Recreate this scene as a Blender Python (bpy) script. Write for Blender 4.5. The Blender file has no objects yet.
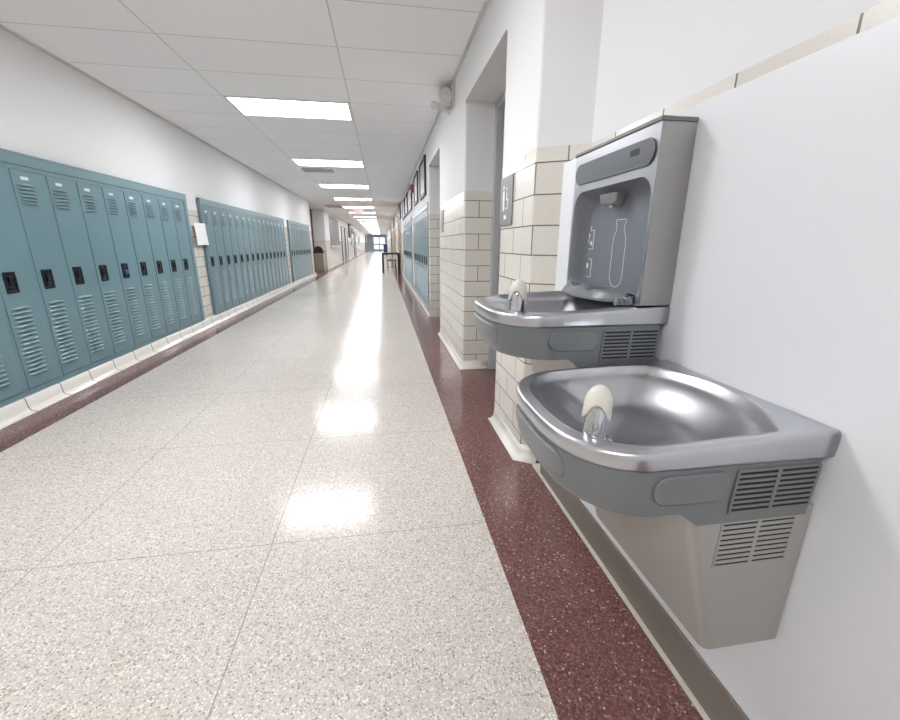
import bpy, math, random
from mathutils import Vector, Matrix
random.seed(7)
scene = bpy.context.scene
col = scene.collection
PI = math.pi

# ------------------------------------------------------------------ materials
def new_mat(name):
    m = bpy.data.materials.new(name); m.use_nodes = True
    nt = m.node_tree; b = nt.nodes['Principled BSDF']
    return m, nt, b
def lin(c):
    return tuple(((v/255)/12.92 if v/255 <= .04045 else ((v/255+.055)/1.055)**2.4) for v in c) + (1,)
def simple(name, rgb, rough=.5, metal=0, coat=0, var=0.0, vscale=30, bump=0, bscale=200, emit=None, estr=0):
    m, nt, b = new_mat(name); N = nt.nodes; L = nt.links
    c = lin(rgb)
    b.inputs['Base Color'].default_value = c
    b.inputs['Roughness'].default_value = rough
    b.inputs['Metallic'].default_value = metal
    if coat:
        b.inputs['Coat Weight'].default_value = coat; b.inputs['Coat Roughness'].default_value = .08
    tc = N.new('ShaderNodeTexCoord')
    if var:
        n = N.new('ShaderNodeTexNoise'); n.inputs['Scale'].default_value = vscale; n.inputs['Detail'].default_value = 4
        L.new(tc.outputs['Object'], n.inputs['Vector'])
        mx = N.new('ShaderNodeMix'); mx.data_type = 'RGBA'
        mx.inputs[6].default_value = tuple(v*(1-var) for v in c[:3])+(1,)
        mx.inputs[7].default_value = tuple(min(1, v*(1+var)) for v in c[:3])+(1,)
        L.new(n.outputs['Fac'], mx.inputs[0]); L.new(mx.outputs[2], b.inputs['Base Color'])
    if bump:
        n2 = N.new('ShaderNodeTexNoise'); n2.inputs['Scale'].default_value = bscale; n2.inputs['Detail'].default_value = 3
        L.new(tc.outputs['Object'], n2.inputs['Vector'])
        bp = N.new('ShaderNodeBump'); bp.inputs['Strength'].default_value = bump; bp.inputs['Distance'].default_value = .002
        L.new(n2.outputs['Fac'], bp.inputs['Height']); L.new(bp.outputs['Normal'], b.inputs['Normal'])
    if emit:
        b.inputs['Emission Color'].default_value = lin(emit); b.inputs['Emission Strength'].default_value = estr
    return m

def math_node(nt, op, a, bv=None):
    n = nt.nodes.new('ShaderNodeMath'); n.operation = op
    for i, v in enumerate((a, bv)):
        if v is None: continue
        if isinstance(v, (int, float)): n.inputs[i].default_value = v
        else: nt.links.new(v, n.inputs[i])
    return n.outputs[0]

def tile_mat(name, rgb, rgb2, mortar, w, h, msize, rough, offset=.5, bump=.6, du=0., dv=0., grain=.04):
    """glazed block tiles laid out on the mesh UVs (metres)"""
    m, nt, b = new_mat(name); N = nt.nodes; L = nt.links
    uv = N.new('ShaderNodeUVMap'); mp = N.new('ShaderNodeMapping')
    mp.inputs['Location'].default_value = (du, dv, 0)
    L.new(uv.outputs['UV'], mp.inputs['Vector'])
    br = N.new('ShaderNodeTexBrick'); L.new(mp.outputs['Vector'], br.inputs['Vector'])
    br.offset = offset; br.squash = 1
    br.inputs['Color1'].default_value = lin(rgb); br.inputs['Color2'].default_value = lin(rgb2)
    br.inputs['Mortar'].default_value = lin(mortar); br.inputs['Scale'].default_value = 1
    br.inputs['Mortar Size'].default_value = msize; br.inputs['Mortar Smooth'].default_value = .15
    br.inputs['Bias'].default_value = 0; br.inputs['Brick Width'].default_value = w; br.inputs['Row Height'].default_value = h
    tc = N.new('ShaderNodeTexCoord'); n = N.new('ShaderNodeTexNoise'); n.inputs['Scale'].default_value = 160; n.inputs['Detail'].default_value = 3
    L.new(tc.outputs['Object'], n.inputs['Vector'])
    mr = N.new('ShaderNodeMapRange'); mr.inputs['To Min'].default_value = 1-grain*2; mr.inputs['To Max'].default_value = 1+grain*2
    L.new(n.outputs['Fac'], mr.inputs['Value'])
    mx = N.new('ShaderNodeMix'); mx.data_type = 'RGBA'; mx.blend_type = 'MULTIPLY'; mx.inputs[0].default_value = 1
    L.new(br.outputs['Color'], mx.inputs[6]); L.new(mr.outputs['Result'], mx.inputs[7]); L.new(mx.outputs[2], b.inputs['Base Color'])
    b.inputs['Roughness'].default_value = rough
    bp = N.new('ShaderNodeBump'); bp.inputs['Strength'].default_value = bump; bp.inputs['Distance'].default_value = .002
    iv = math_node(nt, 'SUBTRACT', 1.0, br.outputs['Fac'])
    L.new(iv, bp.inputs['Height']); L.new(bp.outputs['Normal'], b.inputs['Normal'])
    return m

def terrazzo(name, base, ramp, scale, rough, joints=None, jcol=(120,114,106)):
    m, nt, b = new_mat(name); N = nt.nodes; L = nt.links
    tc = N.new('ShaderNodeTexCoord')
    v = N.new('ShaderNodeTexVoronoi'); v.inputs['Scale'].default_value = scale; L.new(tc.outputs['Object'], v.inputs['Vector'])
    cr = N.new('ShaderNodeValToRGB'); cr.color_ramp.interpolation = 'CONSTANT'
    sep = N.new('ShaderNodeSeparateColor'); L.new(v.outputs['Color'], sep.inputs['Color']); L.new(sep.outputs[0], cr.inputs['Fac'])
    els = cr.color_ramp.elements
    els[0].position = 0; els[0].color = lin(ramp[0][1]); els[1].position = ramp[1][0]; els[1].color = lin(ramp[1][1])
    for p, c in ramp[2:]:
        e = els.new(p); e.color = lin(c)
    # fine matrix between the chips
    v2 = N.new('ShaderNodeTexVoronoi'); v2.inputs['Scale'].default_value = scale; L.new(tc.outputs['Object'], v2.inputs['Vector'])
    chip = N.new('ShaderNodeMapRange'); chip.inputs['From Min'].default_value = .52; chip.inputs['From Max'].default_value = .66
    L.new(v2.outputs['Distance'], chip.inputs['Value'])
    mx = N.new('ShaderNodeMix'); mx.data_type = 'RGBA'; L.new(chip.outputs['Result'], mx.inputs[0])
    L.new(cr.outputs['Color'], mx.inputs[6]); mx.inputs[7].default_value = lin(base)
    # broad wear
    n = N.new('ShaderNodeTexNoise'); n.inputs['Scale'].default_value = 1.3; n.inputs['Detail'].default_value = 5; L.new(tc.outputs['Object'], n.inputs['Vector'])
    mr = N.new('ShaderNodeMapRange'); mr.inputs['To Min'].default_value = .9; mr.inputs['To Max'].default_value = 1.08; L.new(n.outputs['Fac'], mr.inputs['Value'])
    m2 = N.new('ShaderNodeMix'); m2.data_type = 'RGBA'; m2.blend_type = 'MULTIPLY'; m2.inputs[0].default_value = 1
    L.new(mx.outputs[2], m2.inputs[6]); L.new(mr.outputs['Result'], m2.inputs[7])
    out = m2.outputs[2]
    if joints:
        xs, y0, dy, w = joints
        sx = N.new('ShaderNodeSeparateXYZ'); L.new(tc.outputs['Object'], sx.inputs[0])
        fac = None
        for x in xs:
            d = math_node(nt, 'ABSOLUTE', math_node(nt, 'SUBTRACT', sx.outputs[0], x))
            f = math_node(nt, 'LESS_THAN', d, w)
            fac = f if fac is None else math_node(nt, 'MAXIMUM', fac, f)
        t = math_node(nt, 'PINGPONG', math_node(nt, 'SUBTRACT', sx.outputs[1], y0 - 20*dy), dy/2)
        # pingpong peaks half way; zero sits on every joint (period dy)
        fac = math_node(nt, 'MAXIMUM', fac, math_node(nt, 'LESS_THAN', t, w))
        m3 = N.new('ShaderNodeMix'); m3.data_type = 'RGBA'; L.new(math_node(nt, 'MULTIPLY', fac, .65), m3.inputs[0])
        L.new(out, m3.inputs[6]); m3.inputs[7].default_value = lin(jcol); out = m3.outputs[2]
    L.new(out, b.inputs['Base Color'])
    n3 = N.new('ShaderNodeTexNoise'); n3.inputs['Scale'].default_value = 2.2; n3.inputs['Detail'].default_value = 6; L.new(tc.outputs['Object'], n3.inputs['Vector'])
    rr = N.new('ShaderNodeMapRange'); rr.inputs['To Min'].default_value = rough*.7; rr.inputs['To Max'].default_value = rough*1.4
    L.new(n3.outputs['Fac'], rr.inputs['Value']); L.new(rr.outputs['Result'], b.inputs['Roughness'])
    b.inputs['Specular IOR Level'].default_value = .28
    return m

def brushed(name, rgb, rough=.3, stretch=(60, 4, 60), amt=.03, metal=1.0):
    m, nt, b = new_mat(name); N = nt.nodes; L = nt.links
    tc = N.new('ShaderNodeTexCoord'); mp = N.new('ShaderNodeMapping'); mp.inputs['Scale'].default_value = stretch
    L.new(tc.outputs['Object'], mp.inputs['Vector'])
    n = N.new('ShaderNodeTexNoise'); n.inputs['Scale'].default_value = 1; n.inputs['Detail'].default_value = 3; L.new(mp.outputs['Vector'], n.inputs['Vector'])
    b.inputs['Metallic'].default_value = metal; b.inputs['Base Color'].default_value = lin(rgb)
    rr = N.new('ShaderNodeMapRange'); rr.inputs['To Min'].default_value = rough-amt/2; rr.inputs['To Max'].default_value = rough+amt/2
    L.new(n.outputs['Fac'], rr.inputs['Value']); L.new(rr.outputs['Result'], b.inputs['Roughness'])
    return m

M = {}
M['paint'] = simple('white_wall_paint', (222,222,222), .55, bump=.12, bscale=90)
M['panel'] = simple('white_wall_panel', (222,223,226), .33, var=.012, vscale=3, bump=.06, bscale=60)
M['tile'] = tile_mat('cream_glazed_tile', (214,210,200), (220,217,208), (112,107,98), .28, .1337, .0032, .22)
M['kerb'] = tile_mat('cream_cove_tile', (230,227,220), (232,229,222), (80,76,72), .32, .5, .004, .16, offset=0, du=.169+.32*20, dv=.1)
M['floor'] = terrazzo('beige_terrazzo', (196,189,181), [(0,(207,201,193)),(.30,(194,186,177)),(.58,(177,168,159)),(.74,(226,221,214)),(.90,(150,142,133))], 190, .155,
                      joints=((-1.279,-.469), 1.4224, .9, .0018))
M['maroon'] = terrazzo('maroon_terrazzo', (112,76,73), [(0,(134,100,96)),(.34,(118,85,82)),(.62,(152,120,115)),(.82,(92,64,62)),(.965,(204,186,178))], 165, .15,
                       joints=((), 1.4224, .9, .0016), jcol=(84,56,52))
M['maroon_dull'] = M['maroon']
M['ceil'] = tile_mat('ceiling_tile', (246,246,248), (244,244,246), (206,205,204), 1.242, .635, .005, .9, offset=0, bump=.5, du=1.519+1.242*4, dv=-4.94+.635*40, grain=.02)
M['grid'] = simple('white_ceiling_trim', (205,204,202), .5)
M['teal'] = simple('blue_grey_locker_paint', (109,138,146), .28, var=.04, vscale=8, bump=.08, bscale=120)
M['teal_dark'] = simple('locker_body_paint', (78,101,108), .5)
M['black'] = simple('black_plastic', (16,19,24), .32)
M['chrome_dk'] = simple('dark_latch_metal', (28,32,38), .35, metal=.4)
M['white_plate'] = simple('white_number_plate', (226,228,228), .4)
M['steel'] = brushed('brushed_stainless', (196,197,201), .29)
M['steel2'] = brushed('satin_stainless_side', (168,167,165), .40, stretch=(40,40,6), amt=.03)
M['cab'] = simple('warm_grey_cabinet_paint', (164,161,156), .38, metal=.25, bump=.15, bscale=500)
M['plastic'] = simple('grey_plastic', (112,115,117), .36, bump=.06, bscale=700)
M['plastic_l'] = simple('mid_grey_alcove_plastic', (118,121,128), .3)
M['plastic_d'] = simple('slate_display_plastic', (92,95,102), .28)
M['hole_shade'] = simple('dark_hole_shade', (22,23,25), .7)  # near-black colour stands in for the shade inside vent slots and drain holes
M['chrome'] = simple('chrome', (205,208,212), .08, metal=1)
M['hood'] = simple('ivory_bubbler_guard', (212,208,198), .42)
M['print'] = simple('white_print', (236,238,240), .5)
M['base'] = simple('grey_brown_rubber_base', (120,112,104), .38, var=.06, vscale=14)
M['shoe'] = simple('pale_base_edge', (196,190,178), .35)
M['lamp'] = simple('lit_diffuser', (255,255,255), .6, emit=(250,251,255), estr=23.5)
M['lampf'] = simple('white_lamp_frame', (228,228,226), .5)
M['frame_grey'] = simple('grey_door_frame', (176,178,181), .4)
M['door_grey'] = simple('grey_door_paint', (120,118,114), .45)
M['dark'] = simple('dark_frame', (38,36,38), .4)
M['poster'] = simple('pale_poster', (176,172,182), .35, var=.22, vscale=9)
M['poster2'] = simple('teal_poster', (130,164,160), .4, var=.3, vscale=8)
M['board'] = simple('grey_board', (112,112,116), .5, var=.05)
M['wood'] = simple('golden_brown_door', (150,122,80), .4, var=.1, vscale=6)
M['signgrey'] = simple('grey_sign_plate', (128,127,126), .4)
M['bin'] = simple('beige_bin', (168,160,146), .45, var=.05)
M['bindk'] = simple('dark_bin_top', (62,56,50), .4)
M['blue'] = simple('blue_bin', (40,48,100), .4)
M['desk'] = simple('dark_table_metal', (30,30,33), .4)
M['paper'] = simple('white_paper', (240,240,242), .6)
M['red'] = simple('red_alarm', (170,30,42), .35)
M['exit_face'] = simple('exit_sign_face', (232,168,164), .5, emit=(255,170,165), estr=.35)
M['exit_red'] = simple('exit_letter_red', (220,60,60), .5, emit=(230,40,45), estr=.8)
M['glass'] = simple('bright_end_window', (225,235,245), .2, emit=(214,228,255), estr=.9)
M['vent'] = simple('grey_ceiling_vent', (176,177,178), .5)
M['fixture'] = simple('white_fixture', (214,212,208), .45)
M['lens'] = simple('pale_lamp_lens', (190,190,190), .15, metal=.3)
M['padlock'] = simple('blue_lock_dial', (44,70,140), .35)

# ------------------------------------------------------------------ mesh builder
class MB:
    def __init__(s): s.v=[]; s.f=[]; s.m=[]; s.sm=[]; s.uv=[]
    def face(s, idx, mat=0, smooth=False, uv=None):
        s.f.append(tuple(idx)); s.m.append(mat); s.sm.append(smooth); s.uv.append(uv)
    def add(s, verts, faces, mat=0, smooth=False):
        o=len(s.v); s.v += [tuple(p) for p in verts]
        for f in faces: s.face([o+i for i in f], mat, smooth)
        return s
    def box(s, x0,x1,y0,y1,z0,z1, mat=0):
        if x0>x1: x0,x1=x1,x0
        if y0>y1: y0,y1=y1,y0
        if z0>z1: z0,z1=z1,z0
        v=[(x0,y0,z0),(x1,y0,z0),(x1,y1,z0),(x0,y1,z0),(x0,y0,z1),(x1,y0,z1),(x1,y1,z1),(x0,y1,z1)]
        return s.add(v,[(3,2,1,0),(4,5,6,7),(0,1,5,4),(1,2,6,5),(2,3,7,6),(3,0,4,7)],mat)
    def wallbox(s, fp, z0, z1, mat=0, u0=0.):
        """vertical prism over a CCW footprint; UV = run length, height"""
        n=len(fp); o=len(s.v)
        s.v += [(x,y,z0) for x,y in fp]+[(x,y,z1) for x,y in fp]
        u=u0
        for i in range(n):
            j=(i+1)%n; d=math.dist(fp[i],fp[j])
            s.face((o+i,o+j,o+n+j,o+n+i),mat,False,[(u,z0),(u+d,z0),(u+d,z1),(u,z1)]); u+=d
        s.face([o+n+i for i in range(n)],mat,False,[(x,y) for x,y in fp])
        s.face([o+i for i in reversed(range(n))],mat,False,[(x,y) for x,y in reversed(fp)])
        return s
    def loops(s, loops, mat=0, smooth=True, cap0=False, cap1=False, closed=True):
        o=len(s.v); n=len(loops[0])
        for l in loops: s.v += [tuple(p) for p in l]
        for k in range(len(loops)-1):
            for i in range(n if closed else n-1):
                j=(i+1)%n
                s.face((o+k*n+i,o+k*n+j,o+(k+1)*n+j,o+(k+1)*n+i),mat,smooth)
        if cap0: s.face([o+i for i in reversed(range(n))],mat)
        if cap1: s.face([o+(len(loops)-1)*n+i for i in range(n)],mat)
        return s
    def tube(s, pts, r, n=8, mat=0, closed=False, caps=True):
        pts=[Vector(p) for p in pts]; L=[]
        m=len(pts); prev=None
        for i,p in enumerate(pts):
            if closed: t=(pts[(i+1)%m]-pts[i-1]).normalized()
            else: t=(pts[min(i+1,m-1)]-pts[max(i-1,0)]).normalized()
            a=prev if prev is not None else (Vector((0,0,1)) if abs(t.z)<.9 else Vector((1,0,0)))
            u=(a-t*a.dot(t)).normalized(); w=t.cross(u); prev=u
            rr=r[i] if isinstance(r,(list,tuple)) else r
            L.append([p+u*math.cos(2*PI*k/n)*rr+w*math.sin(2*PI*k/n)*rr for k in range(n)])
        if closed: L.append(L[0])
        s.loops(L,mat,True,caps and not closed,caps and not closed); return s
    def cyl(s, c, r0, r1, h, axis='z', n=24, mat=0):
        c=Vector(c); A={'x':Vector((1,0,0)),'y':Vector((0,1,0)),'z':Vector((0,0,1))}[axis]
        s.tube([c,c+A*h],[r0,r1],n,mat); return s
    def lathe(s, prof, c, axis='z', n=28, mat=0):
        L=[]
        for r,h in prof:
            ring=[]
            for k in range(n):
                a=2*PI*k/n; p=(r*math.cos(a), r*math.sin(a), h)
                if axis=='x': p=(h,p[0],p[1])
                if axis=='y': p=(p[1],h,p[0])
                ring.append((c[0]+p[0],c[1]+p[1],c[2]+p[2]))
            L.append(ring)
        s.loops(L,mat,True,True,True); return s
    def build(s, name, mat, parent=None, loc=None, bevel=0, seg=2, rz=0, auto=None):
        me=bpy.data.meshes.new(name); me.from_pydata(s.v,[],s.f)
        mats = mat if isinstance(mat,(list,tuple)) else [mat]
        for m in mats: me.materials.append(m)
        uvl=me.uv_layers.new(name='UVMap') if any(u for u in s.uv) else None
        for p,mi,sm,uv in zip(me.polygons,s.m,s.sm,s.uv):
            p.material_index=mi; p.use_smooth=sm
            if uvl and uv:
                for li,c in zip(p.loop_indices,uv): uvl.data[li].uv=c
        me.update()
        o=bpy.data.objects.new(name,me); col.objects.link(o)
        if parent: o.parent=parent
        if loc: o.location=loc
        if rz: o.rotation_euler[2]=rz
        if bevel:
            b=o.modifiers.new('bevel','BEVEL'); b.width=bevel; b.segments=seg; b.limit_method='ANGLE'; b.angle_limit=math.radians(35)
            for p in me.polygons: p.use_smooth=True
            w=o.modifiers.new('wn','WEIGHTED_NORMAL'); w.keep_sharp=True
        return o

def tag(o, label=None, cat=None, group=None, kind=None):
    if label: o['label']=label
    if cat: o['category']=cat
    if group: o['group']=group
    if kind: o['kind']=kind
    return o
def empty(name, loc, rz=0, label=None, cat=None, group=None):
    o=bpy.data.objects.new(name,None); o.location=loc; o.rotation_euler=(0,0,rz); o.empty_display_size=.05
    col.objects.link(o); return tag(o,label,cat,group)
def copy_tree(o, parent=None):
    c=o.copy(); col.objects.link(c); c.parent=parent
    for ch in list(o.children): copy_tree(ch,c)
    return c
def struct(mb, name, mat, **k): return tag(mb.build(name,mat,**k),kind='structure')
def rrect(a0,a1,b0,b1,r,n=6):
    """rounded rectangle outline in 2D, CCW"""
    out=[]
    for cx,cy,s in ((a1-r,b0+r,-PI/2),(a1-r,b1-r,0),(a0+r,b1-r,PI/2),(a0+r,b0+r,PI)):
        for k in range(n+1):
            t=s+PI/2*k/n; out.append((cx+r*math.cos(t),cy+r*math.sin(t)))
    return out
ORD=['first','second','third','fourth','fifth','sixth','seventh','eighth','ninth','tenth','eleventh','twelfth','thirteenth','fourteenth','fifteenth','sixteenth','seventeenth','eighteenth','nineteenth','twentieth','twenty-first','twenty-second']

# ------------------------------------------------------------------ dimensions (metres, camera at x=0,y=0)
ZC=2.534; ZT=1.545            # ceiling, top of tile wainscot
XR=.69; XF=.89; XP=.75       # right wall, tiled wall behind the panel, panel face
XL=-2.50                      # left wall
Y0=-3.0; YE=69.0

# ------------------------------------------------------------------ floor, borders, ceiling
struct(MB().box(-2.137,.38,Y0,YE,-.1,0),'floor',M['floor'])
struct(MB().box(.38,1.8,Y0,YE,-.1,0),'trim_1',M['maroon'])
struct(MB().box(-3.1,-2.137,Y0,YE,-.1,0),'trim_2',M['maroon'])
c=MB(); c.wallbox([(-3.1,Y0),(1.8,Y0),(1.8,YE),(-3.1,YE)],ZC,ZC+.1)
struct(c,'ceiling',M['ceil'])
# wall angle and shadow gap along the right and left edges of the ceiling
t=MB(); t.box(XR-.022,XR,1.95,YE,ZC-.012,ZC); struct(t,'trim_3',M['grid'])
t=MB(); t.box(XL,XL+.02,Y0,15.9,ZC-.012,ZC); struct(t,'trim_4',M['grid'])

# ------------------------------------------------------------------ right wall
def rc(pts, idx, r=.018, n=4):
    """round the listed footprint corners"""
    out=[]
    N=len(pts)
    for i,p in enumerate(pts):
        if i not in idx: out.append(p); continue
        p=Vector(p); a=(Vector(pts[i-1])-p).normalized(); b=(Vector(pts[(i+1)%N])-p).normalized()
        ang=a.angle(b); d=r/math.tan(ang/2)
        s=p+a*d; e=p+b*d
        for k in range(n+1):
            t=k/n; q=(1-t)**2*s+2*t*(1-t)*p+t*t*e; out.append((q.x,q.y))
    return out
wr=MB()
def wall_seg(fp, mat_t=1, u0=0.):
    wr.wallbox(fp,0,ZT,1,u0); wr.wallbox(fp,ZT,ZC,0)
A=[(XF,Y0),(1.75,Y0),(1.75,2.47),(XR,2.47),(XR,1.925),(XF,1.80)]
SQ=A; A=rc(A,{3,4},.02); ZA=1.532
wr.wallbox(A,0,ZA,1,.05); wr.wallbox(A,ZA,2.2,0); wr.wallbox(rc(SQ,{4},.02),2.2,ZC,0)
B=rc([(XR,3.60),(1.75,3.60),(1.75,5.16),(XR,5.16)],{0,3},.02)
wr.wallbox(B,0,ZT,1,-(.0)); wr.wallbox(B,ZT,2.18,0); wr.wallbox([(XR,3.60),(1.75,3.60),(1.75,5.16),(XR,5.16)],2.18,ZC,0)
Cc=rc([(XR,6.37),(1.75,6.37),(1.75,6.44),(XR,6.44)],{0},.02)
wr.wallbox(Cc,0,ZT,1); wr.wallbox(Cc,ZT,2.18,0); wr.wallbox([(XR,6.37),(1.75,6.37),(1.75,6.44),(XR,6.44)],2.18,ZC,0)
wr.wallbox([(XR,2.47),(1.75,2.47),(1.75,3.60),(XR,3.60)],2.21,ZC,0)      # lintels
wr.wallbox([(XR,5.16),(1.75,5.16),(1.75,6.37),(XR,6.37)],2.19,ZC,0)
wr.wallbox([(XR,6.44),(1.75,6.44),(1.75,14.25),(XR,14.25)],1.722,ZC,0)    # above the lockers
wr.wallbox([(1.03,6.44),(1.75,6.44),(1.75,14.25),(1.03,14.25)],0,1.722,0) # behind the lockers
for a,b in ((9.40,10.08),(13.98,14.25)):
    wr.wallbox([(XR,a),(1.03,a),(1.03,b),(XR,b)],0,ZT,1); wr.wallbox([(XR,a),(1.03,a),(1.03,b),(XR,b)],ZT,1.722,0)
wall_seg([(XR,14.25),(1.75,14.25),(1.75,YE),(XR,YE)])
wr.wallbox([(1.12,2.47),(1.75,2.47),(1.75,3.60),(1.12,3.60)],0,2.21,0)
wr.wallbox([(1.12,5.16),(1.75,5.16),(1.75,6.37),(1.12,6.37)],0,2.19,0)
struct(wr,'wall_right',[M['paint'],M['tile']])
# white facing panel behind the fountains
struct(MB().box(XP,XF-.001,Y0,1.75,0,1.441),'wall_panel_right',M['panel'],bevel=.003)
# base cove and rubber base
def cove(path, mat, name, h=.03, out=.045, uvl=True):
    """swept cove foot along a plan polyline; outward = left of travel"""
    prof=[(.0006,h*3.4),(.0022,h*1.9),(out*.13,h*1.05),(out*.3,h*.55),(out*.6,h*.22),(out,.003),(out,0),(0,0)]
    mb=MB(); P=[Vector(p) for p in path]; L=[]
    for i,p in enumerate(P):
        d1=(P[i]-P[i-1]).normalized() if i else (P[1]-P[0]).normalized()
        d2=(P[i+1]-P[i]).normalized() if i<len(P)-1 else d1
        n1=Vector((-d1.y,d1.x)); n2=Vector((-d2.y,d2.x)); nn=(n1+n2).normalized(); k=1/max(.5,nn.dot(n1))
        L.append([(p.x+nn.x*o*k,p.y+nn.y*o*k,z) for o,z in prof])
    mb.loops(L,0,True,True,True); 
    return struct(mb,name,mat)
cv=simple('cream_cove_glaze',(226,223,214),.25)
def offs(pts): return pts
cove([(XR-.0005,2.455),(XR-.0005,1.925),(XF-.12,1.8733)][::-1],cv,'baseboard_right',out=.042,h=.024)
cove([(XR-.001,5.16),(XR-.001,3.60),(1.0,3.60)][::-1],cv,'baseboard_right.001',out=.02,h=.02) if False else None
cove([(1.0,5.16),(XR-.001,5.16),(XR-.001,3.60),(.93,3.60)][::-1],cv,'baseboard_right.002',out=.03,h=.022)
b=MB()
for a,e in ((6.37,14.25),(14.25,YE)): b.box(XR-.018,XR-.001,a,e,0,.035)
struct(b,'baseboard_right.003',cv,bevel=.006)
struct(MB().box(XP-.009,XP-.0005,Y0,1.75,.008,.126),'baseboard_right.004',M['base'],bevel=.003)
struct(MB().box(XP-.021,XP-.0005,Y0,1.752,0,.009).box(XP-.021,XP+.05,1.752,1.835,0,.009),'trim_5',M['shoe'],bevel=.003)

# recessed doors behind the two openings
def recess_door(n,ya,yb,zt):
    f=MB(); f.box(.93,1.06,ya+.001,ya+.06,0,zt-.001); f.box(.93,1.06,yb-.06,yb-.001,0,zt-.001); f.box(.93,1.06,ya+.06,yb-.06,zt-.07,zt-.001)
    fo=struct(f,'door_%d'%n,M['frame_grey'],bevel=.004)
    d=MB(); d.box(.985,1.03,ya+.064,yb-.064,.008,zt-.074); do=d.build('door_leaf',M['door_grey'],fo,bevel=.003)
    h=MB(); h.cyl((.985,yb-.14,1.0),.022,.022,-.012,'x',16); h.tube([(.972,yb-.14,1.0),(.94,yb-.14,1.0),(.94,yb-.25,1.0)],.009,10); h.build('door_handle',M['chrome'],do)
recess_door(1,2.47,3.60,2.21); recess_door(2,5.16,6.37,2.19)

# ------------------------------------------------------------------ left wall
wl=MB()
def lw(a,b,z0,z1,m,x0=XL,x1=-3.05): wl.wallbox([(x1,a),(x0,a),(x0,b),(x1,b)],z0,z1,m,u0=0)
lw(Y0,15.90,1.722,ZC,0)
lw(Y0,15.90,0,1.722,0,x0=-2.84)
for a,b in ((Y0,2.40),(6.053,6.464),(11.50,12.02),(15.29,15.90)):
    lw(a,b,0,ZT,1,x1=-2.84); lw(a,b,ZT,1.722,0,x1=-2.84)
lw(15.90,19.0,0,ZC,0,x0=-2.98)
lw(19.0,YE,0,1.25,1,x0=-2.42); lw(19.0,YE,1.25,ZC,0,x0=-2.42)
struct(wl,'wall_left',[M['paint'],M['tile']])
# tiled kerb with a cove foot
def kerb(a,b,name):
    prof=[(-2.84,.0995),(-2.452,.0995),(-2.446,.094),(-2.440,.040),(-2.436,.024),(-2.427,.012),(-2.392,.003),(-2.392,0),(-2.84,0)]
    mb=MB(); n=len(prof); o=0
    mb.v=[(x,a,z) for x,z in prof]+[(x,b,z) for x,z in prof]
    s=0
    for i in range(n):
        j=(i+1)%n; d=math.dist(prof[i],prof[j])
        mb.face((i,j,n+j,n+i),0,1<=i<=6,[(a,s),(a,s+d),(b,s+d),(b,s)]); s=(s+d) if i<7 else 0
        if i==0: s=0
    mb.face(list(reversed(range(n))),0,False,[(0,0)]*n); mb.face(list(range(n,2*n)),0,False,[(0,0)]*n)
    # keep face orientation outward
    mb.f=[tuple(reversed(f)) for f in mb.f]; mb.uv=[list(reversed(u)) for u in mb.uv]
    return struct(mb,name,M['kerb'])
kerb(Y0,15.90,'baseboard_left')
b=MB().box(-2.42,-2.39,19.0,YE,0,.10); struct(b,'baseboard_left.001',cv,bevel=.01)
struct(MB().box(-3.1,1.8,YE,YE+.2,0,ZC),'wall_end',simple('grey_blue_end_wall',(168,172,182),.5))
struct(MB().box(-3.1,1.8,Y0-.2,Y0,0,ZC),'wall_back',M['paint'])

# side recess door on the left
f=MB(); f.box(-2.979,-2.90,15.91,15.99,0,2.5); f.box(-2.979,-2.90,18.90,18.99,0,2.5); f.box(-2.979,-2.90,15.99,18.90,2.10,2.17); f.box(-2.979,-2.94,15.99,18.90,2.17,2.5)
BR=simple('brown_grey_door',(92,86,80),.45); fo=struct(f,'door_3',BR)
MB().box(-2.975,-2.93,15.995,18.895,.01,2.095).build('door_leaf',BR,fo)

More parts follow.
